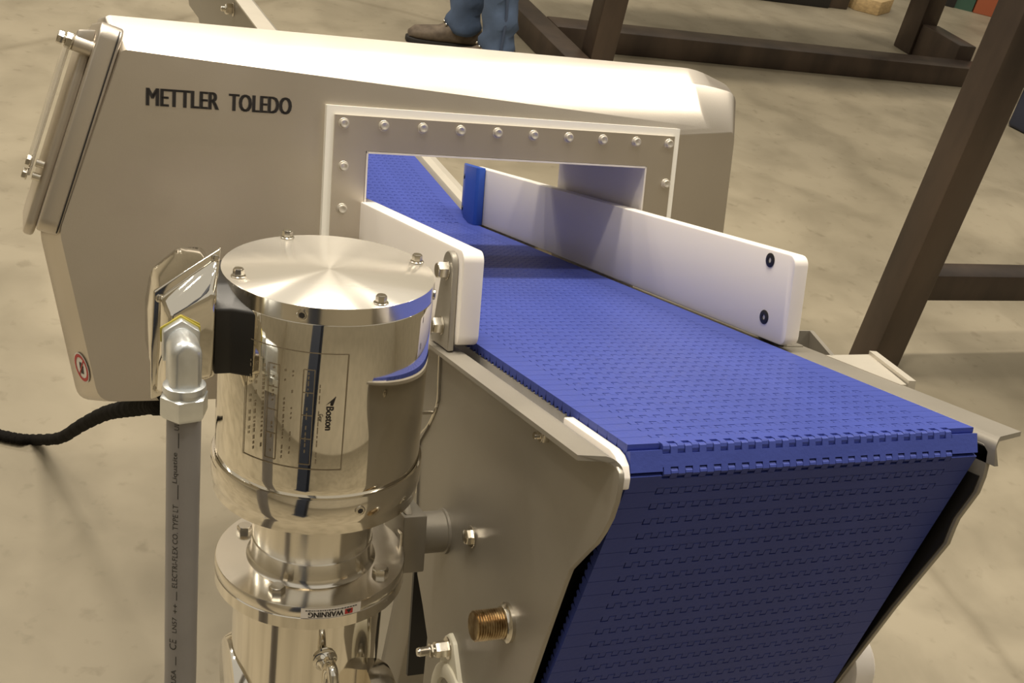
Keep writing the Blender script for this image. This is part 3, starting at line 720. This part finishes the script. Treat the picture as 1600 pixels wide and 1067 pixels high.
for body, s0, wd_, h in (('USA', .3040, .0130, .0042), ('\u2014', .2860, .008, .0006), ('CE', .2720, .0095, .0060), ('LN57', .2560, .0140, .0036), ('++', .2380, .0085, .0028), ('\u2014', .2260, .008, .0006),
                         ('ELECTRI-FLEX CO. TYPE LT', .2150, .0720, .0042), ('\u2014', .1380, .012, .0006), ('Liquatite', .1250, .0250, .0048), ('\u2014', .0960, .012, .0006), ('UL', .082, .006, .0036)):
    put_text(bm, body, hosemap(s0), width=wd_, height=h)
cd.part('hose_print', bm, M['greyink'], parent=hose, smooth=0)

# ------------------------------------------------------------------ gearbox
gb = T('gearbox', 'stainless gearbox below the motor with a wide bolted flange, lifting eye and warning label', 'gearbox', (0, 0, -.47), FK)
bm = B(); lathe(bm, (0, 0, 0), (0, 0, -1), [(.190, .052), (.2370, .0520), (.2440, .0514), (.2448, .0522), (.2590, .0524), (.2625, .0535), (.2645, .0560)], 80); gb.part('neck', bm, M['turned'])
bm = B(); lathe(bm, (0, 0, 0), (0, 0, -1), [(.2645, .040), (.2645, .0815), (.2655, .0823), (.2740, .0823), (.2746, .0818)], 96); gb.part('upper_flange', bm, M['turned'])
bm = B(); lathe(bm, (0, 0, 0), (0, 0, -1), [(.2746, .0812), (.2756, .0823), (.2862, .0823), (.2880, .0800), (.2895, .0700)], 96); gb.part('lower_flange', bm, M['polished'])
bm = B(); lathe(bm, (0, 0, 0), (0, 0, -1), [(.2880, .0690), (.2900, .0668), (.300, .0660), (.470, .0660)], 96); gb.part('gear_housing', bm, M['polished'])
for ang in (-127, -40, 50, 140):
    r = .0665; bm = B(); hexbolt(bm, (r * math.cos(math.radians(ang)), r * math.sin(math.radians(ang)), -.2645), (0, 0, 1), .0070, .0060, washer=0); gb.part('flange_bolt', bm, M['bolt'])
    bm = None
# side hubs, left with an oval cover and bolt, right with the shaft
bm = B(); lathe(bm, (-.045, .004, -.405), (-1, 0, 0), [(0, .052), (.016, .050), (.0230, .046), (.0240, .043)], 64); hl = gb.part('side_hub', bm, M['polished'])
bm = B(); hexbolt(bm, (-.0685, -.032, -.392), (-1, 0, 0), .0065, .006); gb.part('hub_bolt', bm, M['bolt'], parent=hl)
bm = B(); lathe(bm, (.045, SH[0] + .010, SH[1]), (1, 0, 0), [(0, .052), (.0180, .050), (.0235, .046), (.0240, .040)], 64); hr = gb.part('side_hub', bm, M['turned'])
bm = B(); cyl(bm, (.066, *SH), (1, 0, 0), .0100, .075, 28); sh = gb.part('output_shaft', bm, M['bolt'])
for x0, x1, r in ((.074, .079, .0125), (.0815, .0945, .0205), (.1085, .1195, .0185)):
    bm = B(); cyl(bm, (x0, *SH), (1, 0, 0), r, x1 - x0, 36, .001); gb.part('shaft_collar', bm, M['turned'], parent=sh)
bm = B(); d = V(0, -.5, .86).normalized(); cyl(bm, V(.0865, *SH) + d * .0195, d, .0036, .0028, 18); gb.part('collar_screw', bm, M['blackpl'], parent=sh)
# lifting eye
ea = math.radians(-89); ed = V(math.cos(ea), math.sin(ea), 0); ec = ed * .066 + V(0, 0, -.3300)
bm = B(); lathe(bm, ec, ed, [(-.001, .0105), (.0015, .0105), (.003, .0070), (.010, .0060), (.0125, .0045)], 28); rc = ec + ed * .0215 + V(0, 0, -.0075); tn = V(0, 0, 1).cross(ed)
ringp = [rc + (ed * math.cos(a) * .78 + V(0, 0, 1) * math.sin(a) * 1.15) *   .0135 for a in [2 * PI * k / 32 for k in range(32)]]
tube(bm, ringp, .0046, 14, closed=True); gb.part('lifting_eye', bm, M['mirror'], smooth=60)
# warning label on the flange rim, printed upside down as seen from here
bm = B(); LR = .0828
def rim(s0):     # u runs left as seen, v runs down: the text stands on its head
    a0 = math.radians(-74.5); return lambda u, v: (LR * math.cos(a0 - u / LR), LR * math.sin(a0 - u / LR), -s0 - v)
g2 = rim(.2650)
def lab(fn, u0, v0, u1, v1, n=14):
    quads(bm, fn, u0, v0, u1, v1, n)
LR = .0827; lab(rim(.2650), -.0030, 0, .0480, .0096)
lb = gb.part('warning_label', bm, M['labelw'], smooth=60, label='white warning label on the flange rim')
bm = B(); LR = .08285; g2 = rim(.2650)
put_text(bm, 'WARNING', lambda u, v: g2(.0128 + u, .0012 + (.0000 + v) if 0 else .0052 + .0 - .0 + v * 1 - .0 + 0 if 0 else .0038 + v), width=.0250, height=.0042, bold=.02) if False else None
def up_down(u0, v0): return lambda u, v: g2(u0 + u, v0 - v)
put_text(bm, 'WARNING', up_down(0, 0)) if False else None
# standing on its head: glyph tops point down the rim, reading direction runs to the left
put_text(bm, 'WARNING', lambda u, v: g2(.0128 + u, .0036 + v), width=.0290, height=.0052, also=.0003)
rnd = random.Random(5); u = .001
while u < .044:
    l = rnd.uniform(.0008, .0022); quads(bm, g2, u, .0016, u + l, .0026); u += l + .0005
gb.part('label_print', bm, M['ink'], parent=lb, smooth=0)
bm = B(); quads(bm, g2, .0045, .0036, .0115, .0086, 3); rl = gb.part('label_red_field', bm, M['red'], parent=lb, smooth=0)
bm = B(); LR = .0829; g3 = rim(.2650); vs_ = [bm.verts.new(g3(*p)) for p in ((.0055, .0042), (.0105, .0042), (.0080, .0082))]; bm.faces.new(vs_); gb.part('label_triangle', bm, M['ink'], parent=lb, smooth=0)

# ------------------------------------------------------------------ cable on the floor

cpts = [V(-.383, .545, .775), V(-.3877, .564, .7343), V(-.3908, .62, .6925), V(-.3975, .70, .6311), V(-.4085, .80, .5537), V(-.4219, .92, .4575), V(-.4435, 1.08, .3172), V(-.4706, 1.27, .1454), V(-.5091, 1.437, .0135), V(-.5407, 1.4437, .0125), V(-.5756, 1.4585, .0125), V(-.66, 1.50, .0125), V(-.95, 1.53, .0125), V(-1.5, 1.45, .0125)]
sp = spline(cpts, 14)
bm = B(); tube(bm, sp, [.0108 + .0012 * math.sin(i * 1.9) * math.sin(i * .7) for i in range(len(sp))], 12)
cb = single('sleeved_cable', bm, M['sleeve'], 'black sleeved cable running from under the detector across the floor to the left', 'cable', base=(-.54, 1.444, 0))

# ------------------------------------------------------------------ brown steel frame
sf = T('steel_frame', 'brown welded square tube steel frame standing behind the conveyor at the right', 'frame', (2.9, 3.0, 0), FW)
def member(name, lo, hi, label=None):
    bm = B(); box(bm, lo, hi, .007, 2); return sf.part(name, bm, M['steel'], label=label)
member('leg', (1.648, 1.600, 0), (1.752, 1.697, 1.30))
member('leg', (1.685, 3.790, 0), (1.795, 3.900, 1.30))
member('leg', (4.060, 4.650, 0), (4.180, 4.800, 1.42))
member('unseen_top_rail', (4.06, 4.300, 1.30), (4.18, 4.650, 1.42))
member('leg', (4.060, 1.600, 0), (4.180, 1.697, 1.30))
member('cross_rail', (1.752, 1.640, .218), (4.060, 1.718, .300))
member('floor_rail', (1.680, 4.172, 0), (4.300, 4.315, .104))
member('floor_rail', (1.560, 3.770, 0), (1.678, 6.000, .104))
member('floor_rail', (4.075, 4.315, 0), (4.190, 4.650, .180))
member('unseen_top_rail', (1.60, 1.480, 1.30), (4.25, 1.780, 1.42))  # unseen, widened to cast shade on the floor by the near legs
member('unseen_top_rail', (1.60, 3.560, 1.30), (4.25, 4.300, 1.42))  # unseen, widened into a deck to cast the dark shadow on the far floor
member('unseen_top_rail', (1.64, 1.780, 1.30), (1.76, 3.560, 1.42))
member('unseen_top_rail', (4.06, 1.780, 1.30), (4.18, 3.560, 1.42))

# ------------------------------------------------------------------ far background pieces
bm = B(); box(bm, (3.05, 5.42, 0), (4.02, 5.56, .13), .008); a_ = None
sk = T('machine_skid', 'dark steel skid with a foot block on the floor far behind the frame', 'skid', (3.6, 5.5, 0), FW)
sk.part('beam', bm, M['darksteel'])
bm = B(); box(bm, (4.02, 5.44, 0), (4.17, 5.58, .15), .008); sk.part('foot', bm, M['steel'])
bm = B(); prism(bm, [(4.235, 5.46, 0), (4.36, 5.385, 0), (4.54, 5.50, 0), (4.56, 5.58, 0), (4.30, 5.95, 0), (4.16, 5.90, 0)], (0, 0, .085), .004)
single('timber_block', bm, M['wood'], 'pale pine timber block beside the dark skid on the floor', 'timber', base=(4.3, 5.6, 0))
rk = T('pallet_rack', 'green and orange pallet rack foot at the top right edge', 'rack', (5.6, 5.8, 0), FW)
bm = B(); prism(bm, [(5.32, 5.84, 0), (5.435, 5.775, 0), (5.475, 5.855, 0), (5.36, 5.92, 0)], (0, 0, 1.6)); up_ = rk.part('upright', bm, M['green'], label='green upright')
bm = B()
for z in (.10, .16, .22, .28):
    for f_ in (.62, .84):
        c = V(5.32, 5.84, z).lerp(V(5.435, 5.775, z), f_) + V(-.001, -.002, 0)
        lathe(bm, c, V(-.1, -.18, 0), [(0, .012), (.001, .012)], 10)
rk.part('slot', bm, M['ink'], parent=up_)
bm = B(); prism(bm, [(5.44, 5.765, 0), (5.75, 5.60, 0), (5.81, 5.70, 0), (5.49, 5.86, 0)], (0, 0, .55), .006); rk.part('guard', bm, M['orange'], label='orange red guard')
bm = B(); prism(bm, [(4.80, 6.10, 0), (5.32, 5.82, 0), (5.38, 5.94, 0), (4.86, 6.22, 0)], (0, 0, .16), .006); rk.part('bottom_beam', bm, M['darksteel'])
bm = B(); prism(bm, [(3.93, 3.66, .0), (4.01, 3.30, .0), (4.60, 3.35, .0), (4.60, 3.80, .0)], (0, 0, .22), .02, 3)
prism(bm, [(3.91, 3.67, .20), (3.995, 3.28, .20), (4.62, 3.33, .20), (4.62, 3.82, .20)], (0, 0, .02), .004, 1)
single('storage_bin', bm, M['bin'], 'dark blue bin at the right edge behind the leaning brown leg', 'bin', base=(4.3, 3.5, 0))

# ------------------------------------------------------------------ people
def skinned(name, nodes, edges, parent, m, sub=2, root=0):
    me = bpy.data.meshes.new(name); me.from_pydata([n[0] for n in nodes], edges, [])
    o = bpy.data.objects.new(name, me); COL.objects.link(o)
    mod = o.modifiers.new('skin', 'SKIN'); mod.use_smooth_shade = True
    sv = me.skin_vertices[0].data if me.skin_vertices else None
    if sv is None:
        bpy.context.view_layer.update(); bm_ = bmesh.new(); bm_.from_mesh(me); bm_.verts.layers.skin.verify(); bm_.to_mesh(me); bm_.free(); sv = me.skin_vertices[0].data
    for v, n in zip(sv, nodes): v.radius = n[1] if isinstance(n[1], tuple) else (n[1], n[1])
    sv[root].use_root = True
    s_ = o.modifiers.new('sub', 'SUBSURF'); s_.levels = sub; s_.render_levels = sub
    dg = bpy.context.evaluated_depsgraph_get(); me2 = bpy.data.meshes.new_from_object(o.evaluated_get(dg))
    bpy.data.objects.remove(o); bpy.data.meshes.remove(me)
    me2.name = name; me2.materials.clear(); me2.materials.append(m)
    for p in me2.polygons: p.use_smooth = True
    o = bpy.data.objects.new(name, me2); COL.objects.link(o); o.parent = parent
    return o
def person(label, pos, yaw, trouser, shirt, stance, hold):
    """stance: ankle points of the two legs, facing local +y; hold: arms raised to hold a camera"""
    t = T('person', label, 'person', (0, 0, 0), Matrix.Translation(Vector(pos)) @ Matrix.Rotation(yaw, 4, 'Z'))
    (lx, ly), (rx, ry) = stance
    N, Ed = [], []
    def add(p, r, par=None):
        N.append((p, r)); k = len(N) - 1
        if par is not None: Ed.append((par, k))
        return k
    pel = add((0, 0, .94), .125); sp1 = add((0, 0, 1.10), (.145, .105), pel); ch = add((0, .0, 1.30), (.165, .11), sp1); sh_ = add((0, 0, 1.43), (.10, .08), ch); nk = add((0, .01, 1.52), .055, sh_)
    hd0 = add((0, .025, 1.60), (.068, .080), nk); hd1 = add((0, .02, 1.69), (.076, .094), hd0); add((0, .01, 1.76), (.055, .066), hd1)
    for s, (ax, ay) in ((-1, (lx, ly)), (1, (rx, ry))):
        hp_ = add((s * .095, 0, .88), .095, pel); kn = add(((s * .095 + ax) / 2 + s * .01, ay / 2 + .02, .50), .060, hp_); add((ax, ay, .09), .042, kn)
        sd_ = add((s * .19, 0, 1.41), .055, sh_)
        if hold: el = add((s * .24, .10, 1.17), .044, sd_); wr = add((s * .09, .26, 1.36), .030, el); dirv = V(-s * .4, .3, .55).normalized()
        else: el = add((s * .24, -.03, 1.14), .044, sd_); wr = add((s * .235, .06, .90), .030, el); dirv = V(0, .25, -.97).normalized()
        w_ = Vector(N[wr][0]); pm_ = add(tuple(w_ + dirv * .05), (.036, .020), wr)
        side = V(0, 1, 0) if not hold else V(0, .8, -.5)
        for k in range(4):
            b0 = w_ + dirv * .085 + side * (.027 - .018 * k); f1 = add(tuple(b0), .0095, pm_); f2 = add(tuple(b0 + dirv * .032 + V(-s * .006, 0, 0)), .0085, f1); add(tuple(b0 + dirv * (.056 - .006 * abs(k - 1)) + V(-s * .018, 0, 0)), .0075, f2)
        th1 = add(tuple(w_ + dirv * .035 + side * .040), .0105, pm_); add(tuple(w_ + dirv * .070 + side * .055), .009, th1)
    skinned('body', N, Ed, t.o, M['skin'])
    # face
    bm = B()
    tube(bm, [(0, .105, 1.665), (0, .122, 1.640), (0, .112, 1.632)], [.007, .013, .009], 10)
    t.part('nose', bm, M['skin'])
    for s in (-1, 1):
        bm = B(); bmesh.ops.create_uvsphere(bm, u_segments=12, v_segments=8, radius=.012); bmesh.ops.translate(bm, verts=bm.verts, vec=(s * .032, .098, 1.678)); t.part('eye', bm, M['labelw'])
        bm = B(); lathe(bm, (s * .080, .015, 1.66), (s, 0, 0), [(-.01, .02), (.006, .028), (.010, .018)], 14); t.part('ear', bm, M['skin'])
    bm = B(); tube(bm, [(-.025, .098, 1.608), (0, .106, 1.606), (.025, .098, 1.608)], .005, 8); t.part('mouth', bm, M['red'])
    bm = B(); bmesh.ops.create_uvsphere(bm, u_segments=24, v_segments=14, radius=1)
    bmesh.ops.delete(bm, geom=[v for v in bm.verts if v.co.z < -.1 and v.co.y > -.3], context='VERTS')
    for v in bm.verts: v.co = V(v.co.x * .088, v.co.y * .106 + .004, v.co.z * .085 + 1.722)
    t.part('hair', bm, M['hair'])
    # shirt
    S, SE = [], []
    def sa(p, r, par=None):
        S.append((p, r)); k = len(S) - 1
        if par is not None: SE.append((par, k))
        return k
    a = sa((0, 0, .93), (.155, .128)); b_ = sa((0, 0, 1.10), (.162, .122), a); c = sa((0, 0, 1.30), (.182, .128), b_); d = sa((0, 0, 1.44), (.12, .095), c)
    for s in (-1, 1):
        e = sa((s * .19, 0, 1.41), .070, d)
        if hold: f_ = sa((s * .24, .10, 1.17), .058, e); sa((s * .11, .24, 1.34), .042, f_)
        else: f_ = sa((s * .24, -.03, 1.14), .058, e); sa((s * .236, .045, .95), .042, f_)
    skinned('shirt', S, SE, t.o, shirt)
    # trousers with straight hems
    Tn, TE = [((0, 0, .96), .135)], []
    for s, (ax, ay) in ((-1, (lx, ly)), (1, (rx, ry))):
        par = 0
        for p, r in (((s * .095, .0, .84), .112), (((s * .095 + ax) / 2 + s * .01, ay / 2 + .02, .50), .084), ((ax + s * .003, ay * .85, .26), .076), ((ax, ay, .11), .080), ((ax, ay - .004, .055), .083)):
            Tn.append((p, r)); TE.append((par, len(Tn) - 1)); par = len(Tn) - 1
    tr = skinned('trousers', Tn, TE, t.o, trouser)
    for v in tr.data.vertices:
        x, y, z = v.co
        if z < .80:
            k = .006 * math.sin(z * 46 + x * 22 + y * 9) + .005 * math.sin(z * 83 - y * 30 + x * 15)
            v.co.x += k; v.co.y += k * .8
        if z < .035: v.co.z = .035 + .004 * math.sin(x * 60)
    # side seams
    for s, (ax, ay) in ((-1, (lx, ly)), (1, (rx, ry))):
        bm = B(); tube(bm, spline([(ax + s * .079, ay, .06), (ax + s * .073, ay * .9, .26), ((s * .095 + ax) / 2 + s * .098, ay / 2 + .02, .50), (s * .20, 0, .84)], 8), .006, 8); t.part('seam', bm, M['stitch'] if trouser is M['denim'] else trouser, parent=tr)
    # boots
    for s, (ax, ay) in ((-1, (lx, ly)), (1, (rx, ry))):
        bm = B()
        secs = [(-.085, .030, .020, .085), (-.060, .044, .016, .150), (-.005, .048, .016, .150), (.045, .045, .016, .110), (.095, .047, .016, .080), (.150, .050, .016, .072), (.195, .044, .018, .066), (.222, .026, .022, .045)]
        rings = []
        for yy, hw, z0, z1 in secs:
            rings.append([bm.verts.new((ax + s * .008 * max(0, yy * 5) + hw * math.copysign(abs(math.cos(a)) ** .7, math.cos(a)), ay + yy, (z0 + z1) / 2 + (z1 - z0) / 2 * math.copysign(abs(math.sin(a)) ** .75, math.sin(a)))) for a in [2 * PI * k / 20 for k in range(20)]])
        for i in range(len(rings) - 1):
            for k in range(20): bm.faces.new((rings[i][k], rings[i][(k + 1) % 20], rings[i + 1][(k + 1) % 20], rings[i + 1][k]))
        bm.faces.new(rings[0]); bm.faces.new(rings[-1])
        bmesh.ops.subdivide_edges(bm, edges=bm.edges, cuts=1, use_grid_fill=True, smooth=.6)
        bt = t.part('boot', bm, M['leather'], smooth=60)
        bm = B(); out = [(ax + s * .004 + x, ay + y) for x, y in ((-.040, -.090), (.040, -.090), (.048, -.03), (.046, .05), (.054, .14), (.044, .205), (.018, .232), (-.018, .232), (-.044, .205), (-.054, .14), (-.046, .05), (-.048, -.03))]
        prism(bm, [(x, y, 0) for x, y in out], (0, 0, .024), .004, 2); t.part('sole', bm, M['sole'], parent=bt)
        for k in range(2):
            for q in (-.022, .022):
                bm = B(); bmesh.ops.create_uvsphere(bm, u_segments=8, v_segments=6, radius=.0065, matrix=Matrix.Translation((ax + q, ay + .052 + k * .024, .108 - k * .010)))
                t.part('lace_hook', bm, M['bolt'], parent=bt)
    return t
person('person in blue jeans and brown boots standing behind the detector, facing left', (1.225, 3.985, 0), math.radians(84), M['denim'], M['shirt'], ((-.150, -.06), (.085, .035)), False)
cl = T('steel_column', 'dark blue steel column behind the camera, mirrored as a dark stripe in the motor', 'column', (-1.13, -1.58, 0), Matrix.Rotation(0, 4, 'Z'))
bm = B()
cx0, cy0 = -1.13, -1.58
for x0, x1, y0, y1 in ((-.17, .17, .13, .15), (-.17, .17, -.15, -.13), (-.012, .012, -.13, .13)): box(bm, (cx0 + x0, cy0 + y0, .02), (cx0 + x1, cy0 + y1, 9.4))
cl.part('shaft', bm, M['navy'])
bm = B(); box(bm, (cx0 - .22, cy0 - .22, 0), (cx0 + .22, cy0 + .22, .02), .003); cl.part('base_plate', bm, M['navy'])
